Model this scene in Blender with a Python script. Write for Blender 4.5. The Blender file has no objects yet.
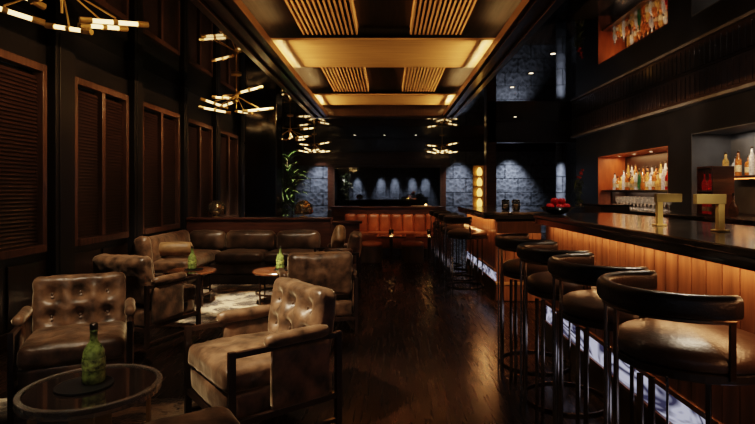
import bpy, bmesh, math, random
from mathutils import Vector, Matrix, Euler, noise as mnoise
random.seed(7)
PI = math.pi
S = bpy.context.scene
COL = S.collection

# ------------------------------------------------------------------ materials
def new_mat(name):
    m = bpy.data.materials.new(name); m.use_nodes = True
    nt = m.node_tree
    return m, nt, nt.nodes['Principled BSDF']

def rgba(c): return (c[0], c[1], c[2], 1.0)

def mat(name, col, rough=.5, metal=0., var=.25, scale=6., stretch=(1, 1, 1), bump=0., bscale=60.,
        sheen=0., spec=.5, trans=0., coat=0., emit=None, estr=0., rvar=0.):
    m, nt, p = new_mat(name)
    N, L = nt.nodes, nt.links
    tc = N.new('ShaderNodeTexCoord'); mp = N.new('ShaderNodeMapping')
    mp.inputs['Scale'].default_value = stretch
    L.new(tc.outputs['Object'], mp.inputs['Vector'])
    nz = N.new('ShaderNodeTexNoise'); nz.inputs['Scale'].default_value = scale; nz.inputs['Detail'].default_value = 4
    L.new(mp.outputs['Vector'], nz.inputs['Vector'])
    rp = N.new('ShaderNodeValToRGB')
    rp.color_ramp.elements[0].position = .3; rp.color_ramp.elements[1].position = .7
    rp.color_ramp.elements[0].color = rgba([c * (1 - var) for c in col])
    rp.color_ramp.elements[1].color = rgba([min(1, c * (1 + var)) for c in col])
    L.new(nz.outputs['Fac'], rp.inputs['Fac']); L.new(rp.outputs['Color'], p.inputs['Base Color'])
    p.inputs['Roughness'].default_value = rough
    p.inputs['Metallic'].default_value = metal
    p.inputs['Specular IOR Level'].default_value = spec
    if rvar:
        mr = N.new('ShaderNodeMapRange'); mr.inputs['To Min'].default_value = max(0, rough - rvar); mr.inputs['To Max'].default_value = rough + rvar
        L.new(nz.outputs['Fac'], mr.inputs['Value']); L.new(mr.outputs['Result'], p.inputs['Roughness'])
    if sheen:
        p.inputs['Sheen Weight'].default_value = sheen
        p.inputs['Sheen Roughness'].default_value = .35
        p.inputs['Sheen Tint'].default_value = rgba((1, .8, .55))
    if trans: p.inputs['Transmission Weight'].default_value = trans
    if coat:
        p.inputs['Coat Weight'].default_value = coat; p.inputs['Coat Roughness'].default_value = .08
    if emit:
        p.inputs['Emission Color'].default_value = rgba(emit); p.inputs['Emission Strength'].default_value = estr
    if bump:
        n2 = N.new('ShaderNodeTexNoise'); n2.inputs['Scale'].default_value = bscale; n2.inputs['Detail'].default_value = 3
        L.new(mp.outputs['Vector'], n2.inputs['Vector'])
        b = N.new('ShaderNodeBump'); b.inputs['Strength'].default_value = bump; b.inputs['Distance'].default_value = .01
        L.new(n2.outputs['Fac'], b.inputs['Height']); L.new(b.outputs['Normal'], p.inputs['Normal'])
    return m

M = {}
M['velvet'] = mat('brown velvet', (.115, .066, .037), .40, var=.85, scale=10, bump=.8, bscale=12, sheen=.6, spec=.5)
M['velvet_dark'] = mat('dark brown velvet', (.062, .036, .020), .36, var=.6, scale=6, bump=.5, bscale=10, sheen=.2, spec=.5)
M['pillow'] = mat('gold velvet', (.24, .14, .06), .45, var=.3, scale=9, bump=.2, bscale=30, sheen=.6)
M['wood_dark'] = mat('dark lacquered wood', (.028, .014, .008), .28, var=.4, scale=5, stretch=(8, 8, 1), coat=.4)
M['wood_frame'] = mat('mahogany window frame', (.10, .052, .030), .34, var=.35, scale=4, stretch=(8, 8, 1), coat=.3)
M['wood_blind'] = mat('mahogany shutter slats', (.032, .015, .009), .36, var=.4, scale=4, stretch=(10, 1, 10))
M['wood_bar'] = mat('walnut bar front planks', (.17, .080, .040), .36, var=.5, scale=3.2, stretch=(6, 6, .7), bump=.1, bscale=40, coat=.2)
M['wood_table'] = mat('reddish wood table top', (.15, .055, .022), .22, var=.35, scale=4, stretch=(1, 7, 1), coat=.6)
M['wood_divider'] = mat('reddish dark wood panel', (.085, .034, .018), .3, var=.4, scale=4, stretch=(1, 8, 8), coat=.3)
M['wood_slat'] = mat('golden ceiling slat', (.36, .215, .10), .40, var=.25, scale=5, stretch=(9, .6, 9))
M['wood_soffit'] = mat('golden coffer soffit', (.34, .21, .095), .36, var=.2, scale=3, stretch=(.6, 6, 6))
M['wood_beam'] = mat('brown ceiling beam', (.075, .038, .018), .3, var=.3, scale=3, stretch=(9, .5, 9), coat=.3)
M['coffer'] = mat('dark coffer board', (.05, .037, .026), .6, spec=.25, var=.3, scale=4, stretch=(8, .5, 8))
M['black_gloss'] = mat('black lacquer', (.006, .006, .006), .12, var=.2, coat=.5)
M['rail'] = mat('grey brown rail', (.14, .12, .10), .32, var=.25)
M['black_satin'] = mat('black satin wood', (.008, .006, .005), .42, var=.3)
M['black_wall'] = mat('black wall', (.009, .0075, .007), .35, var=.35, scale=3, bump=.15, bscale=18)
M['leather'] = mat('black leather', (.018, .013, .011), .3, var=.3, scale=14, bump=.15, bscale=120)
M['leather_seat'] = mat('dark brown seat leather', (.045, .027, .018), .30, var=.3, scale=10, bump=.15, bscale=110)
M['bronze'] = mat('dark bronze metal', (.17, .12, .08), .25, 1., var=.25, scale=10)
M['chrome'] = mat('polished steel', (.36, .31, .26), .18, 1., var=.15, scale=8)
M['brass'] = mat('aged brass', (.78, .52, .18), .30, .55, var=.2, scale=9)
M['brass_dim'] = mat('dark brass', (.46, .32, .12), .34, .5, var=.2, scale=9)
M['stone'] = mat('dark stone counter', (.035, .03, .026), .16, var=.7, scale=9, coat=.3, rvar=.06)
M['orange_leather'] = mat('cognac leather', (.36, .12, .045), .38, var=.25, scale=6, bump=.1, bscale=50)
M['niche_orange'] = mat('copper coloured niche lining', (.36, .12, .045), .4, var=.25, scale=3, stretch=(4, 4, 1))
M['niche_grey'] = mat('slate niche lining', (.10, .105, .115), .5, var=.25, scale=3)
M['steel'] = mat('brushed steel', (.5, .48, .46), .28, 1., var=.2, stretch=(1, 12, 1))
M['leaf'] = mat('dark green leaf', (.075, .12, .04), .42, var=.5, scale=7)
M['trunk'] = mat('plant stem bark', (.07, .045, .025), .7, var=.4, scale=20)
M['pot'] = mat('black ceramic pot', (.02, .02, .02), .25, var=.3)
M['apple'] = mat('red fruit skin', (.42, .014, .016), .22, var=.4, scale=14)
M['petal'] = mat('red petals', (.42, .05, .03), .5, var=.3, scale=20)
M['tray'] = mat('matt black tray', (.012, .012, .012), .35, var=.2)
M['glass'] = mat('clear glass', (.95, .96, .95), .03, trans=1., var=.02)
M['acrylic'] = mat('clear acrylic edge', (.75, .68, .58), .06, trans=.85, var=.05)
M['smoke_glass'] = mat('smoked glass top', (.022, .015, .012), .05, var=.3, coat=1., spec=.8)
M['cream'] = mat('cream cloth', (.5, .40, .28), .7, var=.2, scale=14)
M['candle'] = mat('lit candle wax', (.9, .6, .3), .5, emit=(1, .55, .18), estr=9, var=.1)
M['shelf_glow'] = mat('orange shelf edge glow', (.8, .3, .1), .5, emit=(1, .36, .10), estr=.8)
M['cap'] = mat('bottle cap', (.05, .04, .03), .35, .5)
M['paper'] = mat('bottle label paper', (.55, .48, .36), .6, var=.3, scale=60)
M['tube'] = mat('lit frosted glass tube', (.9, .75, .5), .35, emit=(1, .64, .28), estr=2.1, var=.08)
M['lens'] = mat('lit lamp lens', (.9, .8, .6), .4, emit=(1, .78, .5), estr=3, var=.05)
M['bottle_green'] = mat('green bottle glass', (.30, .40, .12), .06, trans=.4, var=.7, scale=44)
M['lamp_glass'] = mat('smoked mirror glass dome', (.34, .27, .17), .08, .9, var=.2)

M['label_green'] = mat('green and cream printed label', (.36, .44, .13), .45, var=.95, scale=48)
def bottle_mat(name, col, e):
    return mat(name, col, .08, trans=.55, var=.6, scale=38, emit=col, estr=e * .22)  # slight emission in the glass colour stands in for shelf light shining through
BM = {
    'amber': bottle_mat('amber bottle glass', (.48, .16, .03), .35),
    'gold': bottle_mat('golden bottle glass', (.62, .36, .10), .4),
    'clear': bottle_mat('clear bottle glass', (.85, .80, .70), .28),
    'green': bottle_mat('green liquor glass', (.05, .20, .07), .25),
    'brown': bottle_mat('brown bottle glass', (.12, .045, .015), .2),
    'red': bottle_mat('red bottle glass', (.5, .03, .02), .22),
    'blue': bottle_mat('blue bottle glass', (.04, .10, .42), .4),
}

# mirror-black ceiling
def mirror_black(name, col, rough):
    m, nt, p = new_mat(name); N, L = nt.nodes, nt.links
    nz = N.new('ShaderNodeTexNoise'); nz.inputs['Scale'].default_value = 1.3
    tc = N.new('ShaderNodeTexCoord'); L.new(tc.outputs['Object'], nz.inputs['Vector'])
    mr = N.new('ShaderNodeMapRange'); mr.inputs['To Min'].default_value = rough * .6; mr.inputs['To Max'].default_value = rough * 1.5
    L.new(nz.outputs['Fac'], mr.inputs['Value']); L.new(mr.outputs['Result'], p.inputs['Roughness'])
    p.inputs['Base Color'].default_value = rgba(col); p.inputs['Metallic'].default_value = 1
    return m
M['ceiling_gloss'] = mirror_black('black mirror lacquer', (.17, .155, .14), .03)
M['pillar_gloss'] = mirror_black('black polished pillar', (.085, .08, .075), .14)
M['mirror'] = mirror_black('dark smoked mirror', (.34, .35, .36), .03)

# planked glossy floor
def floor_mat():
    m, nt, p = new_mat('dark polished oak floor'); N, L = nt.nodes, nt.links
    tc = N.new('ShaderNodeTexCoord'); mp = N.new('ShaderNodeMapping'); mp.inputs['Rotation'].default_value = (0, 0, PI / 2)
    L.new(tc.outputs['Object'], mp.inputs['Vector'])
    br = N.new('ShaderNodeTexBrick'); br.inputs['Scale'].default_value = 1
    br.inputs['Brick Width'].default_value = 1.4; br.inputs['Row Height'].default_value = .13
    br.inputs['Mortar Size'].default_value = .003; br.inputs['Color1'].default_value = rgba((.040, .018, .008))
    br.inputs['Color2'].default_value = rgba((.020, .009, .0045)); br.inputs['Mortar'].default_value = rgba((.004, .002, .001))
    br.offset = .37
    L.new(mp.outputs['Vector'], br.inputs['Vector'])
    m2 = N.new('ShaderNodeMapping'); m2.inputs['Scale'].default_value = (14, 1, 1); L.new(tc.outputs['Object'], m2.inputs['Vector'])
    nz = N.new('ShaderNodeTexNoise'); nz.inputs['Scale'].default_value = 3; nz.inputs['Detail'].default_value = 6; L.new(m2.outputs['Vector'], nz.inputs['Vector'])
    mx = N.new('ShaderNodeMix'); mx.data_type = 'RGBA'; mx.blend_type = 'MULTIPLY'; mx.inputs['Factor'].default_value = .7
    L.new(br.outputs['Color'], mx.inputs['A']); L.new(nz.outputs['Color'], mx.inputs['B']); L.new(mx.outputs['Result'], p.inputs['Base Color'])
    mr = N.new('ShaderNodeMapRange'); mr.inputs['To Min'].default_value = .16; mr.inputs['To Max'].default_value = .36
    L.new(nz.outputs['Fac'], mr.inputs['Value']); L.new(mr.outputs['Result'], p.inputs['Roughness'])
    b = N.new('ShaderNodeBump'); b.inputs['Strength'].default_value = .12; b.inputs['Distance'].default_value = .004
    L.new(nz.outputs['Fac'], b.inputs['Height']); L.new(b.outputs['Normal'], p.inputs['Normal'])
    return m
M['floor'] = floor_mat()

def brick_mat(name, c1, c2):
    m, nt, p = new_mat(name); N, L = nt.nodes, nt.links
    tc = N.new('ShaderNodeTexCoord'); sp = N.new('ShaderNodeSeparateXYZ'); L.new(tc.outputs['Object'], sp.inputs['Vector'])
    ad = N.new('ShaderNodeMath'); L.new(sp.outputs['X'], ad.inputs[0]); L.new(sp.outputs['Y'], ad.inputs[1])
    cb = N.new('ShaderNodeCombineXYZ'); L.new(ad.outputs[0], cb.inputs['X']); L.new(sp.outputs['Z'], cb.inputs['Y'])
    br = N.new('ShaderNodeTexBrick'); br.inputs['Scale'].default_value = 1; br.inputs['Brick Width'].default_value = .8
    br.inputs['Row Height'].default_value = .42; br.inputs['Mortar Size'].default_value = .014
    br.inputs['Color1'].default_value = rgba(c1); br.inputs['Color2'].default_value = rgba(c2); br.inputs['Mortar'].default_value = rgba((.05, .052, .06))
    L.new(cb.outputs['Vector'], br.inputs['Vector'])
    vo = N.new('ShaderNodeTexVoronoi'); vo.inputs['Scale'].default_value = 9; L.new(cb.outputs['Vector'], vo.inputs['Vector'])
    mx = N.new('ShaderNodeMix'); mx.data_type = 'RGBA'; mx.blend_type = 'MULTIPLY'; mx.inputs['Factor'].default_value = .6
    L.new(br.outputs['Color'], mx.inputs['A']); L.new(vo.outputs['Distance'], mx.inputs['B']); L.new(mx.outputs['Result'], p.inputs['Base Color'])
    mu = N.new('ShaderNodeMath'); mu.operation = 'MULTIPLY_ADD'; mu.inputs[1].default_value = .5
    L.new(vo.outputs['Distance'], mu.inputs[0])
    iv = N.new('ShaderNodeMath'); iv.operation = 'SUBTRACT'; iv.inputs[0].default_value = 1; L.new(br.outputs['Fac'], iv.inputs[1]); L.new(iv.outputs[0], mu.inputs[2])
    b = N.new('ShaderNodeBump'); b.inputs['Strength'].default_value = .8; b.inputs['Distance'].default_value = .05
    L.new(mu.outputs[0], b.inputs['Height']); L.new(b.outputs['Normal'], p.inputs['Normal'])
    p.inputs['Roughness'].default_value = .42
    return m
M['brick'] = brick_mat('carved slate blocks', (.24, .25, .28), (.17, .18, .205))
M['niche_dark'] = mat('dark niche back', (.012, .006, .004), .4, var=.3)

def rug_mat():
    m, nt, p = new_mat('cream and brown patterned rug'); N, L = nt.nodes, nt.links
    tc = N.new('ShaderNodeTexCoord')
    n1 = N.new('ShaderNodeTexNoise'); n1.inputs['Scale'].default_value = 4.5; n1.inputs['Distortion'].default_value = 2.6; n1.inputs['Detail'].default_value = 4
    L.new(tc.outputs['Object'], n1.inputs['Vector'])
    wv = N.new('ShaderNodeTexVoronoi'); wv.inputs['Scale'].default_value = 8.5; wv.feature = 'SMOOTH_F1'
    mxv = N.new('ShaderNodeMix'); mxv.data_type = 'VECTOR'; mxv.inputs['Factor'].default_value = .25
    L.new(tc.outputs['Object'], mxv.inputs['A']); L.new(n1.outputs['Color'], mxv.inputs['B']); L.new(mxv.outputs['Result'], wv.inputs['Vector'])
    rp = N.new('ShaderNodeValToRGB'); cr = rp.color_ramp
    cr.elements[0].position = .2; cr.elements[0].color = rgba((.022, .013, .007))
    cr.elements[1].position = .60; cr.elements[1].color = rgba((.72, .58, .38))
    e = cr.elements.new(.40); e.color = rgba((.10, .066, .033))
    L.new(wv.outputs['Distance'], rp.inputs['Fac']); L.new(rp.outputs['Color'], p.inputs['Base Color'])
    n2 = N.new('ShaderNodeTexNoise'); n2.inputs['Scale'].default_value = 70; L.new(tc.outputs['Object'], n2.inputs['Vector'])
    b = N.new('ShaderNodeBump'); b.inputs['Strength'].default_value = .9; b.inputs['Distance'].default_value = .03
    L.new(n2.outputs['Fac'], b.inputs['Height']); L.new(b.outputs['Normal'], p.inputs['Normal'])
    p.inputs['Roughness'].default_value = .8; p.inputs['Sheen Weight'].default_value = .4
    return m
M['rug'] = rug_mat()

def onyx_mat():
    m, nt, p = new_mat('backlit veined onyx'); N, L = nt.nodes, nt.links
    tc = N.new('ShaderNodeTexCoord'); mp = N.new('ShaderNodeMapping'); mp.inputs['Scale'].default_value = (1, 1, 3.2)
    L.new(tc.outputs['Object'], mp.inputs['Vector'])
    nz = N.new('ShaderNodeTexNoise'); nz.inputs['Scale'].default_value = 1.5; nz.inputs['Detail'].default_value = 3; nz.inputs['Distortion'].default_value = .8
    L.new(mp.outputs['Vector'], nz.inputs['Vector'])
    wv = N.new('ShaderNodeMath'); wv.operation = 'MULTIPLY'; wv.inputs[1].default_value = 7; L.new(nz.outputs['Fac'], wv.inputs[0])
    pp = N.new('ShaderNodeMath'); pp.operation = 'PINGPONG'; pp.inputs[1].default_value = .5; L.new(wv.outputs[0], pp.inputs[0])
    dbl = N.new('ShaderNodeMath'); dbl.operation = 'MULTIPLY'; dbl.inputs[1].default_value = 2; L.new(pp.outputs[0], dbl.inputs[0])
    rp = N.new('ShaderNodeValToRGB'); cr = rp.color_ramp
    cr.elements[0].color = rgba((.05, .05, .10)); cr.elements[1].color = rgba((.66, .68, .88)); cr.elements[0].position = .1; cr.elements[1].position = .75
    L.new(dbl.outputs[0], rp.inputs['Fac']); L.new(rp.outputs['Color'], p.inputs['Base Color'])
    L.new(rp.outputs['Color'], p.inputs['Emission Color']); p.inputs['Emission Strength'].default_value = .40
    p.inputs['Roughness'].default_value = .2
    return m
M['onyx'] = onyx_mat()

# ------------------------------------------------------------------ mesh builder
class MB:
    def __init__(s): s.bm = bmesh.new(); s.mi = 0
    def _mark(s, n0):
        s.bm.faces.ensure_lookup_table()
        for f in s.bm.faces[n0:]: f.material_index = s.mi
    def box(s, a, b, mtx=None):
        n0 = len(s.bm.faces)
        x0, y0, z0 = a; x1, y1, z1 = b
        vs = [s.bm.verts.new(Vector(c)) for c in ((x0, y0, z0), (x1, y0, z0), (x1, y1, z0), (x0, y1, z0), (x0, y0, z1), (x1, y0, z1), (x1, y1, z1), (x0, y1, z1))]
        if mtx:
            for v in vs: v.co = mtx @ v.co
        for f in ((3, 2, 1, 0), (4, 5, 6, 7), (0, 1, 5, 4), (1, 2, 6, 5), (2, 3, 7, 6), (3, 0, 4, 7)): s.bm.faces.new([vs[i] for i in f])
        s._mark(n0); return s
    def cyl(s, p0, p1, r0, r1=None, seg=12):
        n0 = len(s.bm.faces); r1 = r0 if r1 is None else r1
        p0, p1 = Vector(p0), Vector(p1); d = (p1 - p0); q = d.to_track_quat('Z', 'Y')
        A, B = [], []
        for i in range(seg):
            a = 2 * PI * i / seg; u = q @ Vector((math.cos(a), math.sin(a), 0))
            A.append(s.bm.verts.new(p0 + u * r0)); B.append(s.bm.verts.new(p1 + u * r1))
        for i in range(seg):
            j = (i + 1) % seg; s.bm.faces.new((A[i], A[j], B[j], B[i]))
        s.bm.faces.new(A[::-1]); s.bm.faces.new(B)
        s._mark(n0); return s
    def lathe(s, prof, seg=20, c=(0, 0, 0), a0=0, a1=2 * PI):
        n0 = len(s.bm.faces); c = Vector(c); rings = []
        for r, z in prof:
            if r < 1e-6: rings.append([s.bm.verts.new(c + Vector((0, 0, z)))])
            else: rings.append([s.bm.verts.new(c + Vector((r * math.cos(2 * PI * i / seg), r * math.sin(2 * PI * i / seg), z))) for i in range(seg)])
        for A, B in zip(rings, rings[1:]):
            for i in range(seg):
                j = (i + 1) % seg
                if len(A) == 1 and len(B) == 1: continue
                if len(A) == 1: s.bm.faces.new((A[0], B[j], B[i]))
                elif len(B) == 1: s.bm.faces.new((A[i], A[j], B[0]))
                else: s.bm.faces.new((A[i], A[j], B[j], B[i]))
        s._mark(n0); return s
    def sweep(s, pts, prof, closed=False, up=Vector((0, 0, 1))):
        """prof: closed list of (side, up) offsets swept along pts in a horizontal-ish path"""
        n0 = len(s.bm.faces); pts = [Vector(p) for p in pts]; n = len(pts); R = []
        for i, p in enumerate(pts):
            a = pts[(i - 1) % n] if (closed or i > 0) else p
            b = pts[(i + 1) % n] if (closed or i < n - 1) else p
            t = (b - a).normalized(); sd = t.cross(up).normalized(); u = sd.cross(t).normalized()
            R.append([s.bm.verts.new(p + sd * x + u * y) for x, y in prof])
        k = len(prof)
        rng = range(n) if closed else range(n - 1)
        for i in rng:
            A, B = R[i], R[(i + 1) % n]
            for j in range(k):
                l = (j + 1) % k; s.bm.faces.new((A[j], B[j], B[l], A[l]))
        if not closed: s.bm.faces.new(R[0]); s.bm.faces.new(R[-1][::-1])
        s._mark(n0); return s
    def prism(s, poly, z0, z1):
        n0 = len(s.bm.faces)
        A = [s.bm.verts.new((x, y, z0)) for x, y in poly]; B = [s.bm.verts.new((x, y, z1)) for x, y in poly]
        n = len(poly)
        for i in range(n): s.bm.faces.new((A[i], A[(i + 1) % n], B[(i + 1) % n], B[i]))
        s.bm.faces.new(A[::-1]); s.bm.faces.new(B); s._mark(n0); return s
    def ball(s, c, r, sc=(1, 1, 1), seg=12):
        n0 = len(s.bm.faces)
        m = Matrix.Translation(Vector(c)) @ Matrix.Diagonal((sc[0], sc[1], sc[2], 1))
        bmesh.ops.create_uvsphere(s.bm, u_segments=seg, v_segments=max(6, seg // 2 + 2), radius=r, matrix=m)
        s._mark(n0); return s
    def build(s, name, mats, parent=None, loc=(0, 0, 0), rot=(0, 0, 0), bevel=0., smooth=False, seg=2):
        bmesh.ops.recalc_face_normals(s.bm, faces=s.bm.faces)
        me = bpy.data.meshes.new(name); s.bm.to_mesh(me); s.bm.free()
        for mm in (mats if isinstance(mats, (list, tuple)) else [mats]): me.materials.append(mm)
        o = bpy.data.objects.new(name, me); COL.objects.link(o)
        o.location = loc; o.rotation_euler = rot
        if parent: o.parent = parent
        if smooth:
            for f in me.polygons: f.use_smooth = True
            md = None
        if bevel:
            b = o.modifiers.new('bevel', 'BEVEL'); b.width = bevel; b.segments = seg; b.limit_method = 'ANGLE'; b.angle_limit = .6
            for f in me.polygons: f.use_smooth = True
            try: b.harden_normals = True
            except Exception: pass
        return o

def cushion(name, size, r, mt, parent=None, loc=(0, 0, 0), rot=(0, 0, 0), cuts=12, puff=None, tufts=None, taxis=1, tsign=-1, depth=.03, sig=.045, seams=(), crumple=.0075):
    bm = bmesh.new(); bmesh.ops.create_cube(bm, size=2)
    bmesh.ops.subdivide_edges(bm, edges=bm.edges[:], cuts=cuts, use_grid_fill=True)
    h = Vector(size) / 2; ns = Vector((random.uniform(0, 50), random.uniform(0, 50), random.uniform(0, 50)))
    oa = [a for a in range(3) if a != taxis]
    for v in bm.verts:
        o = v.co.copy()
        p = Vector((o[i] * h[i] for i in range(3)))
        core = Vector((max(-(h[i] - r), min(h[i] - r, p[i])) for i in range(3)))
        d = p - core
        q = core + d.normalized() * r if d.length > 1e-9 else p
        if puff:
            for a, amt in puff.items():
                oth = [k for k in range(3) if k != a]
                w = (1 - o[oth[0]] ** 2) * (1 - o[oth[1]] ** 2)
                q[a] += amt * w * o[a]
        if tufts and o[taxis] * tsign > .98:
            dd = 0
            for (u, w) in tufts:
                e2 = (q[oa[0]] - u) ** 2 + (q[oa[1]] - w) ** 2
                dd = max(dd, math.exp(-e2 / (2 * sig * sig)))
                # fold creases running diagonally out of each button
                du, dw = q[oa[0]] - u, q[oa[1]] - w
                rr = math.sqrt(e2)
                if rr < .15:
                    for sx in (1, -1):
                        dd = max(dd, .45 * math.exp(-((du - sx * dw) / 1.414) ** 2 / (2 * .012 ** 2)) * (1 - rr / .15))
            q[taxis] -= tsign * depth * dd
        if seams:
            for (ax, pos) in seams:
                q[taxis] -= tsign * .012 * math.exp(-((q[ax] - pos) / .012) ** 2) if o[taxis] * tsign > .98 else 0
        cr = mnoise.noise(q * 9 + ns) + .5 * mnoise.noise(q * 21 + ns)
        q = q + (d.normalized() if d.length > 1e-9 else Vector((0, 0, 0))) * cr * crumple
        v.co = q
    me = bpy.data.meshes.new(name); bm.to_mesh(me); bm.free(); me.materials.append(mt)
    for f in me.polygons: f.use_smooth = True
    ob = bpy.data.objects.new(name, me); COL.objects.link(ob); ob.location = loc; ob.rotation_euler = rot
    if parent: ob.parent = parent
    return ob

def lab(o, label, cat, group=None):
    o['label'] = label; o['category'] = cat
    if group: o['group'] = group
    return o
def thing(name, label, cat, loc=(0, 0, 0), rotz=0, group=None):
    o = bpy.data.objects.new(name, None); COL.objects.link(o); o.empty_display_size = .1
    o.location = loc; o.rotation_euler = (0, 0, rotz)
    return lab(o, label, cat, group)
def structure(o): o['kind'] = 'structure'; return o
def dup(root, label, loc, rotz=None, group=None, scale=None):
    def cp(o, par):
        c = o.copy(); COL.objects.link(c)
        if par is not None: c.parent = par; c.matrix_parent_inverse = o.matrix_parent_inverse.copy()
        for ch in o.children: cp(ch, c)
        return c
    r = cp(root, None); r.location = loc
    if rotz is not None: r.rotation_euler = (0, 0, rotz)
    if scale: r.scale = scale
    r['label'] = label
    if group: r['group'] = group
    return r
def facing(dx, dy): return math.atan2(dy, dx) + PI / 2
ORD = ['first', 'second', 'third', 'fourth', 'fifth', 'sixth', 'seventh', 'eighth', 'ninth', 'tenth', 'eleventh', 'twelfth', 'thirteenth',
       'fourteenth', 'fifteenth', 'sixteenth', 'seventeenth', 'eighteenth', 'nineteenth', 'twentieth']

# ------------------------------------------------------------------ room shell
XL, XR, YB, YF, ZC = -3.2, 4.2, 16.0, -2.2, 2.9
structure(MB().box((XL - .3, YF - .2, -.1), (5.8, YB + .2, 0)).build('floor', M['floor']))

# ceiling: mirror-black slabs around the central tray
TL0, TL1, TR1, TR0, TY = -1.48, -1.18, 1.08, 1.32, 10.2
c = MB()
c.box((XL - .2, YF, ZC), (TL0 - .02, YB, ZC + .08)); c.box((TR0 + .02, YF, ZC), (5.6, YB, ZC + .08)); c.box((TL0 - .02, TY + .15, ZC), (TR0 + .02, YB, ZC + .08))
structure(c.build('ceiling', M['ceiling_gloss']))
structure(MB().box((TL0 - .1, YF, 3.09), (TR0 + .1, TY + .2, 3.15)).build('ceiling_coffer', M['coffer']))
# side beams of the tray (stepped moulding)
for s, (x0, x1) in (('left', (TL0, TL1)), ('right', (TR0, TR1))):
    d = 1 if x1 > x0 else -1
    b = MB()
    def bx(xa, xb, za, zb): b.box((min(xa, xb), YF, za), (max(xa, xb), TY, zb))
    bx(x0 - .02 * d, x0 + .05 * d, 2.74, 3.088)
    bx(x0 + .05 * d, x0 + .12 * d, 2.775, 2.82)
    bx(x0 + .12 * d, x0 + .19 * d, 2.75, 2.82)
    bx(x0 + .19 * d, x0 + .235 * d, 2.78, 2.82)
    bx(x0 + .235 * d, x1, 2.755, 2.84)
    structure(b.build('trim_ceiling_beam_' + s, M['wood_beam'], bevel=.006))
b = MB(); b.box((TL0 - .02, TY, 2.74), (TR0 + .02, TY + .15, 3.088)); b.box((TL0 - .02, TY - .05, 2.76), (TR0 + .02, TY, 2.80))
structure(b.build('trim_ceiling_beam_end', M['wood_dark'], bevel=.006))
for i, (ya, yb) in enumerate(((5.68, 6.95), (8.94, 9.98))):
    structure(MB().box((TL0 + .1, ya, 2.95), (TR0 - .1, yb, 2.975)).build('trim_cross_beam_%d' % (i + 1), M['wood_soffit'], bevel=.008))
# slatted panels in the coffers
k = 0
for (ya, yb) in ((1.5, 5.66), (6.97, 8.92)):
    for (xa, xb) in ((-.915, -.338), (.25, .785)):
        k += 1
        b = MB(); n = 13
        for i in range(n):
            x = xa + (xb - xa) * i / (n - 1)
            b.box((x - .0095, ya, 3.0), (x + .0095, yb, 3.075))
        b.box((xa - .015, ya, 3.075), (xb + .015, yb, 3.088))
        structure(b.build('trim_slat_panel_%d' % k, M['wood_slat']))

# left wall with its windows
win = [(3.55, 4.81), (5.23, 6.33), (6.66, 7.89), (8.16, 9.36), (9.72, 10.95), (11.3, 12.5), (12.85, 14.05)]
SILL, HEAD = .76, 2.46
w = MB()
w.box((XL - .25, YF, 0), (XL, YB, SILL)); w.box((XL - .25, YF, HEAD), (XL, YB, ZC))
prev = YF
for ya, yb in win:
    w.box((XL - .25, prev, SILL), (XL, ya, HEAD)); prev = yb
w.box((XL - .25, prev, SILL), (XL, YB, HEAD))
structure(w.build('wall_left', M['black_wall']))
for i, (ya, yb) in enumerate(win):
    root = bpy.data.objects.new('window_%d' % (i + 1), None); COL.objects.link(root); root.location = (XL, (ya + yb) / 2, SILL); structure(root)
    wd = (yb - ya) / 2
    f = MB()
    f.box((-.05, -wd, -.02), (.05, -wd + .06, HEAD - SILL)); f.box((-.05, wd - .06, -.02), (.05, wd, HEAD - SILL))
    f.box((-.05, -wd + .06, HEAD - SILL - .07), (.05, wd - .06, HEAD - SILL)); f.box((-.05, -wd + .06, -.02), (.075, wd - .06, .05))
    f.box((-.05, -.035, .05), (.045, .035, HEAD - SILL - .07))
    f.build('window_frame', M['wood_frame'], root, bevel=.006)
    for (a, e) in ((-wd + .062, -.037), (.037, wd - .062)):
        sl = MB(); z = .075; top = HEAD - SILL - .1
        while z < top:
            sl.box((-.02, a, -.003), (.02, e, .003), Matrix.Translation((-.01, 0, z)) @ Matrix.Rotation(math.radians(62), 4, 'Y')); z += .034
        sl.build('shutter', M['wood_blind'], root)
    MB().box((-.075, -wd + .06, .05), (-.068, wd - .06, HEAD - SILL - .07)).build('pane', M['black_gloss'], root)
# pilasters between the windows and wainscot panelling under them
pil = [(4.87, 5.17), (6.39, 6.60), (7.95, 8.10), (9.42, 9.66), (11.01, 11.24)]
for i, (ya, yb) in enumerate(pil):
    structure(MB().box((XL + .002, ya, .0), (XL + .09, yb, ZC)).box((XL + .09, ya + .05, .15), (XL + .10, yb - .05, 2.8)).build('trim_pilaster_%d' % (i + 1), M['black_satin'], bevel=.008))
b = MB(); y = YF + .1
prev = YF
for ya, yb in pil + [(YB, YB)]:
    n = max(1, round((ya - prev) / .55)); st = (ya - prev) / n
    for q in range(n):
        b.box((XL + .002, prev + q * st + .03, .14), (XL + .018, prev + (q + 1) * st - .03, .66))
    prev = yb
structure(b.build('trim_wainscot', M['wood_dark'], bevel=.006))
structure(MB().box((XL + .002, YF, 0), (XL + .02, YB, .11)).build('baseboard_left', M['wood_dark'], bevel=.004))

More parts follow.
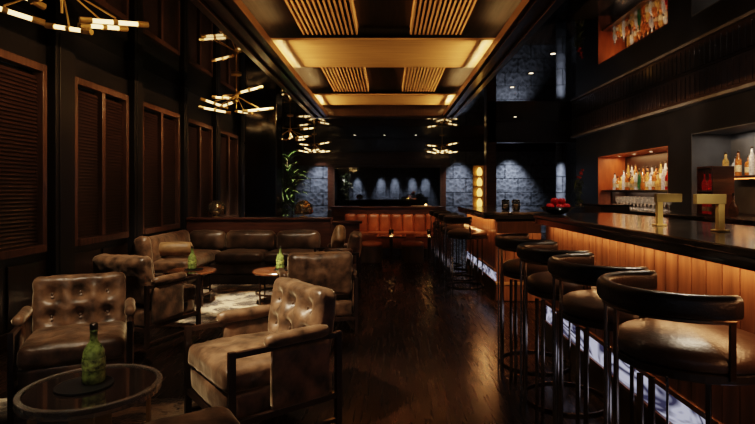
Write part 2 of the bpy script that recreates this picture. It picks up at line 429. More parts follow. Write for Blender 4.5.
# back wall with carved slate blocks, frieze, smoked mirror
structure(MB().box((XL - .25, YB, 0), (5.6, YB + .2, ZC)).build('wall_back', M['brick']))
structure(MB().box((-3.2, YB - .08, 2.5), (5.4, YB - .002, ZC - .002)).box((-1.85, YB - .08, 0), (1.72, YB - .002, .72)).build('trim_back_frieze', M['wood_dark'], bevel=.005))
b = MB(); b.box((-2.9, YB - .03, 2.08), (1.9, YB - .002, 2.5)); b.box((-1.85, YB - .03, .72), (-1.66, YB - .002, 2.08)); b.box((1.62, YB - .03, .72), (1.78, YB - .002, 2.08))
structure(b.build('trim_back_panel', M['wood_divider']))
mr = thing('wall_mirror', 'wide dark smoked mirror with bronze frame on the back wall', 'mirror', (0, YB - .05, .81))
MB().box((-1.64, -.005, .03), (1.60, .012, 1.2)).build('mirror_glass', M['mirror'], mr)
f = MB(); f.box((-1.68, -.04, 0), (-1.63, .015, 1.25)); f.box((1.59, -.04, 0), (1.64, .015, 1.25)); f.box((-1.63, -.04, 1.2), (1.59, .015, 1.25)); f.box((-1.72, -.12, -.05), (1.68, .015, .03))
f.build('frame', M['wood_frame'], mr, bevel=.006)

# right wall: back-bar wall with two lit niches
N1, N2 = (7.8, 10.4, 1.0, 1.98), (4.6, 7.2, 1.0, 2.09)
b = MB(); XW = XR; XN = 4.75
b.box((XN, YF, 0), (XN + .2, 11.6, ZC))
b.box((XW, YF, 2.09), (XN, 11.6, ZC)); b.box((XW, N1[0], 1.98), (XN, N1[1], 2.09)); b.box((XW, N1[1], 0), (XN, 11.6, 2.09))
b.box((XW, N2[1], 0), (XN, N1[0], 2.09)); b.box((XW, YF, 0), (XN, N2[0], 2.09))
b.box((XW, N1[0], 0), (XN, N1[1], 1.0)); b.box((XW, N2[0], 0), (XN, N2[1], 1.0))
structure(b.build('wall_right', M['black_wall']))
structure(MB().box((5.4, 11.6, 0), (5.6, YB, ZC)).box((4.95, 11.4, 0), (5.5, 11.6, ZC)).build('wall_right_far', M['brick']))
structure(MB().box((XW - .13, YF, 2.475), (XW - .002, 11.6, 2.518)).build('trim_bar_frieze_rail', M['rail'], bevel=.004))
b = MB(); b.box((XW - .10, YF, 2.52), (XW - .002, 11.6, ZC - .002))
y = YF
while y < 11.5:
    b.box((XW - .115, y + .01, 2.56), (XW - .10, y + .09, 2.86)); y += .11
structure(b.build('trim_bar_frieze', M['wood_dark'], bevel=.003))
def lining(name, n, m):
    ya, yb, za, zb = n; b = MB()
    structure(MB().box((XN - .012, ya, za), (XN - .002, yb, zb)).build(name + '_back', M['niche_dark'] if 'far' in name else m))
    b.box((XW, yb - .012, za), (XN - .012, yb - .001, zb)); b.box((XW, ya + .001, za), (XN - .012, ya + .012, zb))
    b.box((XW, ya + .012, zb - .012), (XN - .012, yb - .012, zb - .001))
    return structure(b.build(name, m))
lining('trim_niche_far', N1, M['niche_orange']); lining('trim_niche_near', N2, M['niche_grey'])
# wall behind the viewer: slate pilasters that the mirror picks up
b = MB(); b.box((XL - .25, YF - .2, 0), (5.0, YF, ZC))
for x in (-2.0, -.45, .45, 1.6, 2.45): b.box((x - .3, YF, 0), (x + .3, YF + .08, ZC))
structure(b.build('wall_front', M['brick']))

# low divider behind the sofa, pillar on it, half wall behind the far banquette
b = MB(); b.box((XL + .1, 8.0, 0), (-.88, 8.14, .86)); b.box((XL + .1, 7.97, .86), (-.86, 8.17, .89)); b.box((-.88, 8.0, 0), (-.44, 8.14, .80)); b.box((-.86, 7.97, .80), (-.40, 8.17, .835))
structure(b.build('wall_divider', M['wood_divider'], bevel=.006))
b = MB(); b.box((-2.26, 8.2, 0), (-1.76, 8.65, ZC)); b.box((-2.29, 8.17, 0), (-1.73, 8.68, .12))
structure(b.build('wall_pillar', M['pillar_gloss'], bevel=.012))
b = MB(); b.box((-1.22, 11.2, 0), (1.18, 11.34, .93)); b.box((-1.26, 11.17, .93), (1.22, 11.37, .965))
structure(b.build('wall_half_height', M['wood_divider'], bevel=.006))
# round slate column and slim pier on the right behind the bars
structure(MB().lathe([(0, 0), (.13, 0), (.13, ZC), (0, ZC)], 24, (4.62, 13.9, 0)).build('wall_column', M['brick'], smooth=False))
structure(MB().box((2.27, 12.0, 0), (2.50, 12.3, ZC)).build('wall_pier', M['wood_divider'], bevel=.008))
structure(MB().box((2.3, 12.0, 2.42), (5.4, 12.2, ZC)).build('trim_bar_header', M['wood_dark'], bevel=.006))

# ------------------------------------------------------------------ armchairs
def armchair():
    t = thing('armchair', '', 'armchair')
    W, D = .70, .70
    for sx in (-1, 1):
        x = sx * .335
        MB().box((x - .016, -.35, 0), (x + .016, -.312, .53)).build('leg', M['wood_dark'], t, bevel=.004)
        MB().box((x - .016, .30, 0), (x + .016, .338, .53)).build('leg', M['wood_dark'], t, bevel=.004)
        for nm, za, zb in (('arm_rail', .495, .525), ('side_rail', .15, .185), ('stretcher', .02, .04)):
            MB().box((x - .014, -.312, za), (x + .014, .30, zb)).build(nm, M['wood_dark'], t, bevel=.004)
        cushion('arm_pad', (.072, .40, .07), .033, M['velvet'], t, (x, .05, .548), cuts=8, puff={2: .004}, crumple=.003)
        cushion('side_panel', (.05, .36, .32), .016, M['velvet'], t, (x, .07, .345), cuts=8, crumple=.004)
    for ya in (-.345, .304): MB().box((-.32, ya, .13), (.32, ya + .03, .165)).build('cross_rail', M['wood_dark'], t, bevel=.004)
    cushion('seat_base', (.618, .64, .15), .03, M['velvet'], t, (0, -.015, .235), cuts=8, puff={1: .01})
    cushion('seat_cushion', (.612, .56, .135), .045, M['velvet'], t, (0, -.07, .365), cuts=18, puff={2: .03},
            tufts=[(-.15, -.08), (.15, -.08), (-.15, .12), (.15, .12)], taxis=2, tsign=1, depth=.016, sig=.04)
    tf = [(u, v) for u in (-.18, 0, .18) for v in (-.075, .075)]
    tl = math.radians(-9)
    bk = cushion('backrest', (.61, .15, .40), .05, M['velvet'], t, (0, .255, .565), (tl, 0, 0), cuts=26, puff={1: .03}, tufts=tf, depth=.078, sig=.036)
    for (u, v) in tf:
        MB().ball((0, 0, 0), .011, (1, .5, 1), 8).build('button', M['velvet_dark'], bk, (u, -.064, v), smooth=True)
    return t
ch = armchair()
CS = .945
def place(o, px, py, d): o.scale = (CS, CS, CS * 1.03); o.location = (px, py, .0072); o.rotation_euler = (0, 0, facing(*d))
# A: right-hand chair of the near group
AC = Vector((-1.187, 3.01)) * .5 + Vector((-.746, 2.47)) * .5
def ctr(front_mid, d, depth=.33):
    v = Vector(d).normalized(); return Vector(front_mid) - v * depth
d = (-.775, -.63); p = ctr(AC, d)
place(ch, p.x, p.y, d); lab(ch, 'brown velvet tufted armchair facing left, lit from above, beside the dark aisle floor', 'armchair', 'brown velvet armchairs')
def chair(label, fm, d):
    p = ctr(fm, d); return dup(ch, label, (p.x, p.y, .0072), facing(*d), 'brown velvet armchairs')
chair('brown velvet tufted armchair at the left wall, facing the glass table with the bottle', (-1.81, 2.98), (.44, -.90)).scale = (.88, .9, .96)
chair('brown velvet armchair cropped by the bottom edge, only the top of its back showing', (-.97, 1.62), (-.6, .8))
chair('brown velvet armchair with its plain back turned, left of the sofa tables', (-2.06, 4.98), (.35, .94))
chair('brown velvet armchair with its plain back turned, before the middle side table', (-.77, 5.22), (-.28, .96))
chair('brown velvet armchair turned sideways at the right end of the long sofa', (-1.02, 6.88), (-1, -.02))

# ------------------------------------------------------------------ sofa along the divider
sf = thing('sofa', 'long dark brown velvet sofa with a return along the window wall', 'sofa', (-2.0, 7.6, 0))
o = Vector((-2.0, 7.6, 0))
def L(x, y, z): return (x - o.x, y - o.y, z)
MB().box(L(-3.08, 7.27, .0), L(-1.0, 7.98, .12)).box(L(-3.08, 6.4, .0), L(-2.5, 7.27, .12)).build('plinth', M['wood_dark'], sf, bevel=.004)
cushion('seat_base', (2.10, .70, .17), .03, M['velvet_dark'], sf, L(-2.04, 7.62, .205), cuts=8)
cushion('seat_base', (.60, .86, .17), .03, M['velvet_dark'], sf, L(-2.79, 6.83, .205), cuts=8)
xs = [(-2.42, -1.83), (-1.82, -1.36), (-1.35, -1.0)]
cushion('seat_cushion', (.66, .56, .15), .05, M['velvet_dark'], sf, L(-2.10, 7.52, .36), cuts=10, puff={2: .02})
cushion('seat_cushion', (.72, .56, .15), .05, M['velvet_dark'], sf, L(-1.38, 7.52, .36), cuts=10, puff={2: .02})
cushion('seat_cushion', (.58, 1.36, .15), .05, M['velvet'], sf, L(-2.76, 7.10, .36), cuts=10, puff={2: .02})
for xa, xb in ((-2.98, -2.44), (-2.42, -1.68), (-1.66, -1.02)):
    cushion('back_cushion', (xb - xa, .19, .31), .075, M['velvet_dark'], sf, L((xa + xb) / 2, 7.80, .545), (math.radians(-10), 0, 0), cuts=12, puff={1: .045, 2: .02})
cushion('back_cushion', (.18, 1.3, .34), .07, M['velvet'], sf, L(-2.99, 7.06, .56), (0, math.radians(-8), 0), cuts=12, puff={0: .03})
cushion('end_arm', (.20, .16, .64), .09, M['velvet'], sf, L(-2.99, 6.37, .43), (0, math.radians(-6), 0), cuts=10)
# pillows lying on the sofa
b = MB(); b.lathe([(0, -.21), (.06, -.21), (.085, -.195), (.092, -.1), (.094, 0), (.092, .1), (.085, .195), (.06, .21), (0, .21)], 20)
lab(b.build('bolster_pillow', M['pillow'], None, (-2.74, 6.68, .556), (0, PI / 2, .25), smooth=True), 'gold velvet bolster pillow on the left return of the sofa', 'pillow')
lab(cushion('throw_pillow', (.30, .12, .30), .05, M['pillow'], None, (-.655, 6.88, .665), (math.radians(-16), .785, -PI / 2), cuts=10, puff={1: .03}), 'gold velvet throw pillow on the armchair turned sideways by the sofa', 'pillow')

# ------------------------------------------------------------------ rugs
def rug(label, x0, x1, y0, y1):
    bm = bmesh.new(); n, m2 = 60, 60
    g = [[bm.verts.new((x0 + (x1 - x0) * i / n + random.uniform(-.01, .01), y0 + (y1 - y0) * j / m2 + random.uniform(-.01, .01), .004 + random.uniform(0, .003))) for j in range(m2 + 1)] for i in range(n + 1)]
    for i in range(n):
        for j in range(m2): bm.faces.new((g[i][j], g[i + 1][j], g[i + 1][j + 1], g[i][j + 1]))
    ed = [e for e in bm.edges if len(e.link_faces) == 1]
    r = bmesh.ops.extrude_edge_only(bm, edges=ed)
    for v in r['geom']:
        if isinstance(v, bmesh.types.BMVert): v.co.z = .001
    me = bpy.data.meshes.new('rug'); bm.to_mesh(me); bm.free(); me.materials.append(M['rug'])
    ob = bpy.data.objects.new('rug', me); COL.objects.link(ob); return lab(ob, label, 'rug')
rug('cream and brown patterned rug in front of the long sofa', -2.44, -.72, 4.95, 7.2)
rug('brown patterned shag rug under the near glass table', -2.5, -.72, 1.3, 3.25)

# ------------------------------------------------------------------ tables
t = thing('coffee_table', 'round smoked glass coffee table with clear thick edge, nearest the camera', 'table', (-1.325, 2.33, .0072)); t.scale = (.92, .92, 1)
MB().lathe([(0, .395), (.286, .395), (.286, .418), (0, .418)], 48).build('table_top', M['smoke_glass'], t, bevel=.002)
MB().lathe([(.288, .385), (.312, .385), (.315, .392), (.315, .42), (.312, .424), (.288, .424), (.288, .385)], 48).build('rim', M['acrylic'], t, smooth=False)
for a in (20, 110, 200, 290):
    a = math.radians(a); x, y = .25 * math.cos(a), .25 * math.sin(a)
    MB().box((-.05, -.008, 0), (.05, .008, .385), Matrix.Translation((x, y, 0)) @ Matrix.Rotation(a + PI / 2, 4, 'Z')).build('leg', M['brass_dim'], t, bevel=.003)
MB().lathe([(.17, .1), (.18, .1), (.18, .115), (.17, .115), (.17, .1)], 32).build('stretcher_ring', M['brass_dim'], t)
def side_table(label, x, y):
    t = thing('side_table', label, 'table', (x, y, .0072), 0, 'round wooden side tables before the sofa')
    MB().lathe([(0, .352), (.275, .352), (.285, .358), (.285, .372), (.278, .38), (0, .38)], 40).build('table_top', M['wood_table'], t)
    for a in (45, 135, 225, 315):
        a = math.radians(a + 5); x, y = .25 * math.cos(a), .25 * math.sin(a)
        MB().cyl((x, y, 0), (x, y, .352), .011, seg=10).build('leg', M['wood_dark'], t)
    MB().lathe([(.24, .12), (.255, .12), (.255, .14), (.24, .14), (.24, .12)], 32).build('stretcher_ring', M['wood_dark'], t)
    return t
side_table('round reddish wood side table before the left part of the sofa', -2.28, 6.0)
side_table('round reddish wood side table before the middle of the sofa', -1.27, 6.0)

# green bottles
def green_bottle(label, loc):
    t = thing('bottle', label, 'bottle', loc, .4, 'green bottles on the lounge tables')
    MB().lathe([(0, 0), (.045, 0), (.049, .006), (.050, .03), (.046, .06), (.047, .11), (.043, .145), (.03, .168), (.017, .185), (.015, .225), (.0165, .228), (.0165, .236), (0, .236)], 20).build('bottle_body', M['bottle_green'], t, smooth=True)
    MB().lathe([(0, .236), (.016, .236), (.017, .24), (.017, .262), (.013, .266), (0, .266)], 14).build('stopper', M['cap'], t)
    MB().lathe([(.0478, .062), (.0485, .075), (.0488, .10), (.0478, .112)], 20).build('paper_label', M['label_green'], t, smooth=True)
    return t
green_bottle('green glass bottle with stopper on the near smoked glass table', (-1.335, 2.36, .4350))
green_bottle('green glass bottle on the left wooden side table before the sofa', (-2.27, 6.03, .3958))
green_bottle('green glass bottle on the middle wooden side table before the sofa', (-1.25, 6.03, .3958))
def tray(label, loc, r):
    return lab(MB().lathe([(0, 0), (r, 0), (r + .004, .002), (r + .004, .0075), (r, .0075), (r - .004, .005), (0, .005)], 28).build('drinks_coaster', M['tray'], None, loc), label, 'coaster', 'black coasters')
tray('round black coaster under the bottle on the near glass table', (-1.36, 2.33, .4272), .115)
tray('round black coaster under the bottle on the left side table', (-2.25, 6.02, .3888), .10)
tray('round black coaster under the bottle on the middle side table', (-1.22, 6.02, .3888), .10)

# ------------------------------------------------------------------ bar stools
def rounded(w, h, r, n=4):
    P = []
    for cx, cy, a0 in ((w / 2 - r, h / 2 - r, 0), (-w / 2 + r, h / 2 - r, 90), (-w / 2 + r, -h / 2 + r, 180), (w / 2 - r, -h / 2 + r, 270)):
        for i in range(n + 1):
            a = math.radians(a0 + 90 * i / n); P.append((cx + r * math.cos(a), cy + r * math.sin(a)))
    return P
def bar_stool():
    t = thing('bar_stool', '', 'bar stool')
    MB().lathe([(0, .735), (.235, .735), (.246, .742), (.25, .76), (.246, .782), (.22, .80), (.14, .818), (.06, .826), (0, .828)], 36, (0, -.03, 0)).build('seat', M['leather_seat'], t, smooth=True)
    MB().lathe([(0, .705), (.242, .705), (.248, .71), (.248, .732), (.242, .735), (0, .735)], 36, (0, -.03, 0)).build('seat_frame', M['leather'], t)
    pts = [(.25 * math.cos(math.radians(a)), .25 * math.sin(math.radians(a)), .945) for a in range(-8, 189, 7)]
    MB().sweep(pts, rounded(.05, .075, .022)).build('backrest', M['leather'], t, smooth=True)
    pts = [(.25 * math.cos(math.radians(a)), .25 * math.sin(math.radians(a)), .90) for a in range(-6, 187, 8)]
    MB().sweep(pts, rounded(.014, .014, .004, 2)).build('back_rail', M['bronze'], t)
    def bar(a, r, z0, z1, name='leg'):
        a = math.radians(a); c = Vector((r * math.cos(a), r * math.sin(a), 0))
        MB().box((-.005, -.010, z0), (.005, .010, z1), Matrix.Translation(c) @ Matrix.Rotation(a, 4, 'Z')).build(name, M['chrome'] if name == 'leg' else M['bronze'], t, bevel=.002)
    for a in (49, 58, 122, 131): bar(a, .242, 0, .704)
    for a in (80, 100): bar(a, .25, 0, .91)
    for a in (232, 308): bar(a, .24, 0, .712)
    for a in (-4, 184): bar(a, .25, .72, .91, 'arm_post')
    pts = [(.238 * math.cos(2 * PI * i / 40), .238 * math.sin(2 * PI * i / 40), .095) for i in range(40)]
    MB().sweep(pts, rounded(.012, .03, .004, 2), closed=True).build('foot_ring', M['bronze'], t)
    return t
G1, G2 = 'leather bar stools along the near bar', 'leather bar stools along the far bar'
st = bar_stool(); st.location = (1.03, 1.83, 0); st.rotation_euler = (0, 0, facing(1, .0)); lab(st, 'black leather bar stool with curved back, nearest the camera at the near bar', 'bar stool', G1)
for x, y, r, l in ((1.03, 2.42, .06, 'black leather bar stool, second from the camera along the near bar'),
                   (1.03, 3.02, .02, 'black leather bar stool, third from the camera along the near bar'),
                   (1.03, 3.65, .05, 'black leather bar stool, fourth from the camera, at the far end of the near bar')):
    dup(st, l, (x, y, 0), facing(1, r), G1)
for x, y, r, l in ((.98, 6.62, .03, 'black leather bar stool at the near corner of the far bar'),
                   (.97, 7.22, -.03, 'black leather bar stool, second along the far bar'),
                   (.96, 7.84, .05, 'black leather bar stool, third along the far bar'),
                   (.95, 8.5, 0, 'black leather bar stool, last along the far bar toward the orange banquette')):
    dup(st, l, (x, y, 0), facing(1, r), G2)

# ------------------------------------------------------------------ bars
def planks(b, axis, a0, a1, fixed, z0, z1, w=.105, th=.02):
    n = max(1, round((a1 - a0) / w)); s = (a1 - a0) / n
    for i in range(n):
        p, q = a0 + i * s + .0035, a0 + (i + 1) * s - .0035
        if axis == 'y': b.box((fixed - th, p, z0), (fixed, q, z1))
        else: b.box((p, fixed - th, z0), (q, fixed, z1))
def bar(label, x0, xp, x1, y0, y1, ztop, fas, rnd, zl=(.22, .355)):
    t = thing('bar_counter', label, 'bar counter', (xp, y0, 0))
    P = lambda x, y, z: (x - xp, y - y0, z)
    def top_poly(x0, x1, y0, y1, r):
        pl = [(x1, y0), (x1, y1)]
        if r:
            for i in range(9):
                a = PI / 2 + PI / 2 * i / 8; pl.append((x0 + r + r * math.cos(a), y1 - r + r * math.sin(a)))
        else: pl.append((x0, y1))
        pl.append((x0, y0)); return [(x - xp, y - y0) for x, y in pl]
    MB().prism(top_poly(x0, x1, y0, y1, rnd), ztop - .03, ztop).build('counter_top', M['stone'], t, bevel=.008)
    MB().prism(top_poly(x0 + .012, x1 - .01, y0 + .012, y1 - .012, rnd), ztop - fas, ztop - .031).build('counter_edge', M['black_gloss'], t, bevel=.004)
    ye = y1 - (.1 if rnd else .06); ya = y0 + .02
    b = MB(); planks(b, 'y', ya, ye, xp + .02, zl[1] + .03, ztop - fas); b.box(P(0, 0, 0), P(0, 0, 0)) if False else None
    bm = b.bm
    for v in bm.verts: v.co -= Vector((xp, y0, 0))
    b.build('front_panel', M['wood_bar'], t, bevel=.003)
    MB().box(P(xp + .02, ya, 0), P(x1 - .05, ye, ztop - fas)).build('carcass', M['wood_dark'], t)
    MB().box(P(xp - .012, ya, zl[1]), P(xp + .019, ye, zl[1] + .028)).box(P(xp - .012, ya, zl[0] - .02), P(xp + .019, ye, zl[0])).build('strip_frame', M['wood_bar'], t, bevel=.003)
    MB().box(P(xp + .004, ya, zl[0]), P(xp + .018, ye, zl[1])).build('light_strip', M['onyx'], t)
    MB().box(P(xp - .004, ya, 0), P(xp + .019, ye, zl[0] - .021)).build('plinth', M['wood_dark'], t, bevel=.003)
    return t, P, ya, ye
b1, P, ya, ye = bar('long near bar counter with glowing orange plank front and lit veined strip', 1.17, 1.32, 1.93, -1.3, 4.45, 1.114, .075, .28)
b = MB(); planks(b, 'x', 1.345, 1.87, ye + .02, .03, 1.035)
for v in b.bm.verts: v.co -= Vector((1.32, -1.3, 0))
b.build('end_panel', M['wood_bar'], b1, bevel=.003)
b2, P, ya, ye = bar('smaller far bar counter behind the gap, with plank front', 1.12, 1.265, 1.85, 6.1, 8.4, 1.05, .08, 0, (.24, .345))
b = MB(); planks(b, 'x', 1.27, 1.80, ya, .235, .80); 
for v in b.bm.verts: v.co -= Vector((1.265, 6.1, 0))
b.build('end_panel', M['wood_bar'], b2, bevel=.003)
MB().box((.0, -.01, .20), (.54, .019, .232)).build('end_trim', M['wood_soffit'], b2, bevel=.003)
b = MB(); planks(b, 'x', 1.27, 1.80, ya, .01, .198, .27)
for v in b.bm.verts: v.co -= Vector((1.265, 6.1, 0))
b.build('end_plinth', M['wood_bar'], b2, bevel=.003)

# back counter and station behind the bar
t = thing('back_counter', 'long dark back-bar counter under the lit niches', 'counter', (3.72, 3.0, 0))
MB().box((0, 0, 0), (.478, 7.6, .955)).build('carcass', M['wood_dark'], t)
MB().box((-.03, -.02, .956), (.478, 7.62, .998)).build('counter_top', M['stone'], t, bevel=.005)
for i in range(8): MB().box((-.018, .03 + .95 * i, .08), (-.001, .03 + .95 * i + .9, .93)).build('door', M['wood_dark'], t, bevel=.004)
t = thing('drinks_station', 'dark cabinet with a dark stone top behind the near bar, left of the glasses', 'cabinet', (3.15, 7.5, 0))
MB().box((-.2, -.3, 0), (.2, .3, 1.08)).build('carcass', M['wood_divider'], t, bevel=.006)
MB().box((-.22, -.33, 1.082), (.22, .33, 1.112)).build('cabinet_top', M['stone'], t, bevel=.004)
for s in (-1, 1): MB().box((-.08 + .09 * s - .02, -.32, .1), (-.005 if s < 0 else .19, -.301, 1.04)).build('door', M['wood_dark'], t, bevel=.004)

# brass fixtures on the bar
def brass_post(label, x, y, d):
    t = thing('brass_post', label, 'bar fixture', (x, y, 1.1155), 0, 'brass fixtures on the near bar')
    MB().box((-.028, -.028, 0), (.028, .028, .008)).build('base', M['brass'], t, bevel=.002)
    MB().box((-.014, -.014, .008), (.014, .014, .125)).build('post', M['brass'], t, bevel=.002)
    MB().box((-.02 if d > 0 else -.115, -.016, .125), (.115 if d > 0 else .02, .016, .17)).build('head_block', M['brass_dim'], t, bevel=.002)
    return t
brass_post('brass bar fixture whose flat head points right, left one of the pair', 1.45, 2.78, 1)
brass_post('brass bar fixture whose flat head points left, right one of the pair', 1.52, 2.38, -1)

# bowl of red fruit on the bar's rounded end
t = thing('fruit_bowl', 'dark glass bowl on the rounded end of the near bar', 'bowl', (1.34, 4.12, 1.1155))
MB().lathe([(0, 0), (.05, 0), (.055, .006), (.09, .02), (.12, .045), (.125, .055), (.12, .055), (.085, .028), (.04, .012), (0, .012)], 28).build('bowl_body', M['smoke_glass'], t, smooth=True)
MB().lathe([(.117, .052), (.126, .052), (.126, .06), (.117, .06), (.117, .052)], 28).build('rim', M['chrome'], t)
def apple(label, x, y, z, r):
    t = thing('red_fruit', label, 'fruit', (1.34 + x, 4.12 + y, 1.1155 + z), random.uniform(0, 3), 'red fruit in the bowl on the bar')
    MB().lathe([(0, r * .35), (r * .25, r * .12), (r * .6, 0), (r * .92, r * .5), (r, r), (r * .88, r * 1.55), (r * .5, r * 1.85), (r * .2, r * 1.75), (0, r * 1.6)], 14).build('fruit_body', M['apple'], t, smooth=True)
    MB().cyl((0, 0, r * 1.6), (.006, 0, r * 2.1), .002, seg=6).build('stem', M['trunk'], t)
fr = [(-.062, -.035, .026, 'left front'), (.005, -.06, .024, 'middle front'), (.066, -.022, .028, 'right front'), (-.045, .045, .026, 'left rear'), (.035, .05, .026, 'right rear'), (-.022, -.005, .072, 'upper left'), (.036, .0, .070, 'upper right')]
for x, y, z, n in fr: apple('shiny red round fruit, %s of the heap in the bowl on the bar' % n, x, y, z, .031)

# jars with candles on the far bar
for i, (x, n) in enumerate(((1.47, 'left'), (1.60, 'right'))):
    t = thing('candle_jar', 'clear glass candle jar on the far bar counter, %s of two' % n, 'candle jar', (x, 6.5, 1.0515), 0, 'glass candle jars on the far bar')
    MB().lathe([(0, 0), (.045, 0), (.048, .01), (.048, .13), (.042, .14), (.039, .14), (.044, .12), (.044, .012), (0, .008)], 20).build('jar_body', M['glass'], t, smooth=True)
    MB().lathe([(0, .009), (.028, .009), (.028, .07), (0, .072)], 16).build('candle', M['cream'], t)

# ------------------------------------------------------------------ bottles and glasses behind the bar
PROF = {
    'tall': [(0, 0), (.036, 0), (.038, .006), (.038, .19), (.034, .215), (.016, .245), (.0145, .30), (0, .30)],
    'square': [(0, 0), (.042, 0), (.044, .006), (.044, .15), (.038, .172), (.016, .188), (.0145, .232), (0, .232)],
    'round': [(0, 0), (.038, 0), (.05, .03), (.053, .08), (.046, .125), (.022, .158), (.0145, .18), (.0145, .25), (0, .25)],
    'slim': [(0, 0), (.030, 0), (.032, .006), (.031, .23), (.024, .26), (.013, .29), (.0125, .335), (0, .335)],
}
_bm = {}
def bottle_mesh(kind, colr):
    if (kind, colr) in _bm: return _bm[(kind, colr)]
    b = MB(); pr = PROF[kind]; seg = 4 if kind == 'square' else 12
    b.lathe(pr, 14)
    top = pr[-1][1]; b.mi = 1; b.lathe([(0, top), (.016, top), (.016, top + .028), (0, top + .028)], 10)
    r = max(p[0] for p in pr); b.mi = 2
    zz = [p[1] for p in pr if p[0] > r * .98]; z0 = min(zz); z1 = max(zz)
    if kind != 'round': b.lathe([(r + .0008, z0 + (z1 - z0) * .25), (r + .0008, z0 + (z1 - z0) * .72)], 14)
    ob = b.build('bottle', [BM[colr], M['cap'], M['paper']], smooth=True); me = ob.data
    bpy.data.objects.remove(ob); _bm[(kind, colr)] = me; return me
def put_bottle(kind, colr, loc, label, group, name='bottle'):
    ob = bpy.data.objects.new(name, bottle_mesh(kind, colr)); COL.objects.link(ob); ob.location = loc; ob.rotation_euler = (0, 0, random.uniform(0, 6))
    return lab(ob, label, 'bottle', group)
# far niche: shelf board, two rows of bottles, glasses on the counter below
t = thing('bottle_shelf', 'dark shelf board across the copper lit far niche', 'shelf', (4.46, 9.1, 1.29))
MB().box((-.2, -1.28, 0), (.272, 1.28, .03)).build('shelf_board', M['wood_dark'], t, bevel=.003)
MB().box((.0, -1.27, -.29), (.27, -1.24, -.001)).box((.0, 1.24, -.29), (.27, 1.27, -.001)).build('bracket', M['wood_dark'], t)
t = thing('bottle_riser', 'stepped riser behind the front bottles on the far niche shelf', 'shelf', (4.64, 9.1, 1.3205))
MB().box((-.07, -1.2, 0), (.08, 1.2, .14)).build('riser_board', M['niche_orange'], t, bevel=.003)
cols = ['clear', 'amber', 'gold', 'clear', 'amber', 'brown', 'gold', 'clear', 'green', 'amber', 'gold', 'clear', 'amber', 'gold', 'clear', 'red', 'gold', 'amber']
kinds = ['tall', 'square', 'round', 'slim', 'tall', 'tall', 'square', 'tall', 'slim', 'round', 'tall', 'square', 'tall', 'round', 'slim', 'tall', 'square', 'tall']
ADJ = {'clear': 'pale clear', 'amber': 'amber', 'gold': 'golden', 'brown': 'dark brown', 'green': 'green', 'red': 'red', 'blue': 'blue'}
n = 16
for i in range(n):
    y = 10.12 - i * .125
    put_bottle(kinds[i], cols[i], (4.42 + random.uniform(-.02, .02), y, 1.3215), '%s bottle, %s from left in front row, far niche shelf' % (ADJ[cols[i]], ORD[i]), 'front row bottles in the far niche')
for i in range(13):
    y = 10.05 - i * .15; c = cols[(i * 5 + 2) % 18]
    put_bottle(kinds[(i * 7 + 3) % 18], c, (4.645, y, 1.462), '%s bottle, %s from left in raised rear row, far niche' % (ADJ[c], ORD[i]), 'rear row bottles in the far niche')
def glass_mesh():
    b = MB(); b.lathe([(0, 0), (.036, 0), (.037, .003), (.008, .008), (.005, .02), (.005, .085), (.02, .10), (.038, .13), (.041, .16), (.035, .205), (.033, .205), (.038, .16), (.035, .132), (.015, .105), (0, .10)], 14)
    ob = b.build('wine_glass', M['gl2'], smooth=True); me = ob.data; bpy.data.objects.remove(ob); return me
M['gl2'] = mat('stemware glass', (.85, .80, .74), .05, trans=.85, var=.05, emit=(.9, .7, .5), estr=.015)  # faint warm emission imitates light caught in the glasses
gm = glass_mesh()
for i in range(13):
    y = 9.05 - i * .122
    for row, x in (('front', 4.0), ('rear', 4.13)):
        ob = bpy.data.objects.new('wine_glass', gm); COL.objects.link(ob); ob.location = (x, y + (.055 if row == 'rear' else 0), .9995)
        lab(ob, 'clear stemmed glass, %s from left, %s row, counter below far niche' % (ORD[i], row), 'glass', 'stemmed glasses on the back counter')
# near niche
t = thing('bottle_shelf', 'orange lit wooden shelf board in the slate near niche', 'shelf', (4.5, 5.82, 1.46))
MB().box((-.16, -.98, 0), (.232, 1.2, .03)).build('shelf_board', M['wood_bar'], t, bevel=.003)
MB().box((-.165, -.98, -.012), (-.15, 1.2, -.001)).build('edge_light', M['shelf_glow'], t)
c2 = ['gold', 'clear', 'amber', 'amber', 'clear', 'gold', 'amber', 'brown', 'gold', 'clear', 'amber', 'gold', 'green']
k2 = ['tall', 'square', 'tall', 'square', 'slim', 'round', 'square', 'tall', 'tall', 'round', 'square', 'tall', 'tall']
for i in range(13):
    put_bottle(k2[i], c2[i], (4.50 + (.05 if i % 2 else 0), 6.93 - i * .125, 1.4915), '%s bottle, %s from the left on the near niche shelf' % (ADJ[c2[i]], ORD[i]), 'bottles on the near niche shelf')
# rack of red bottles on the back counter, decanter beside it
t = thing('bottle_rack', 'dark wooden rack with red bottles on the back counter beside the near niche', 'rack', (4.0, 6.36, .9995))
b = MB(); b.box((-.13, -.16, 0), (.13, -.14, .60)); b.box((-.13, .14, 0), (.13, .16, .60)); b.build('side_panel', M['wood_divider'], t, bevel=.003)
for z in (0.0, .29, .58): MB().box((-.13, -.139, z), (.13, .139, z + .02)).build('shelf', M['wood_divider'], t, bevel=.003)
k = 0
for lv, z in (('lower', 1.0200), ('upper', 1.3100)):
    for i, (dx, dy) in enumerate(((-.08, .08), (-.08, -.03), (.05, .02), (.0, -.085))):
        put_bottle('round' if lv == 'upper' else 'square', 'red', (4.0 + dx, 6.36 + dy, z), 'red bottle, %s on the %s level of the wooden rack' % (ORD[i], lv), 'red bottles in the rack').scale = (.62, .62, .8)
lab(put_bottle('round', 'brown', (4.0, 6.02, .9995), '', ''), 'round dark brown decanter standing on the back counter right of the rack', 'decanter').name = 'decanter'
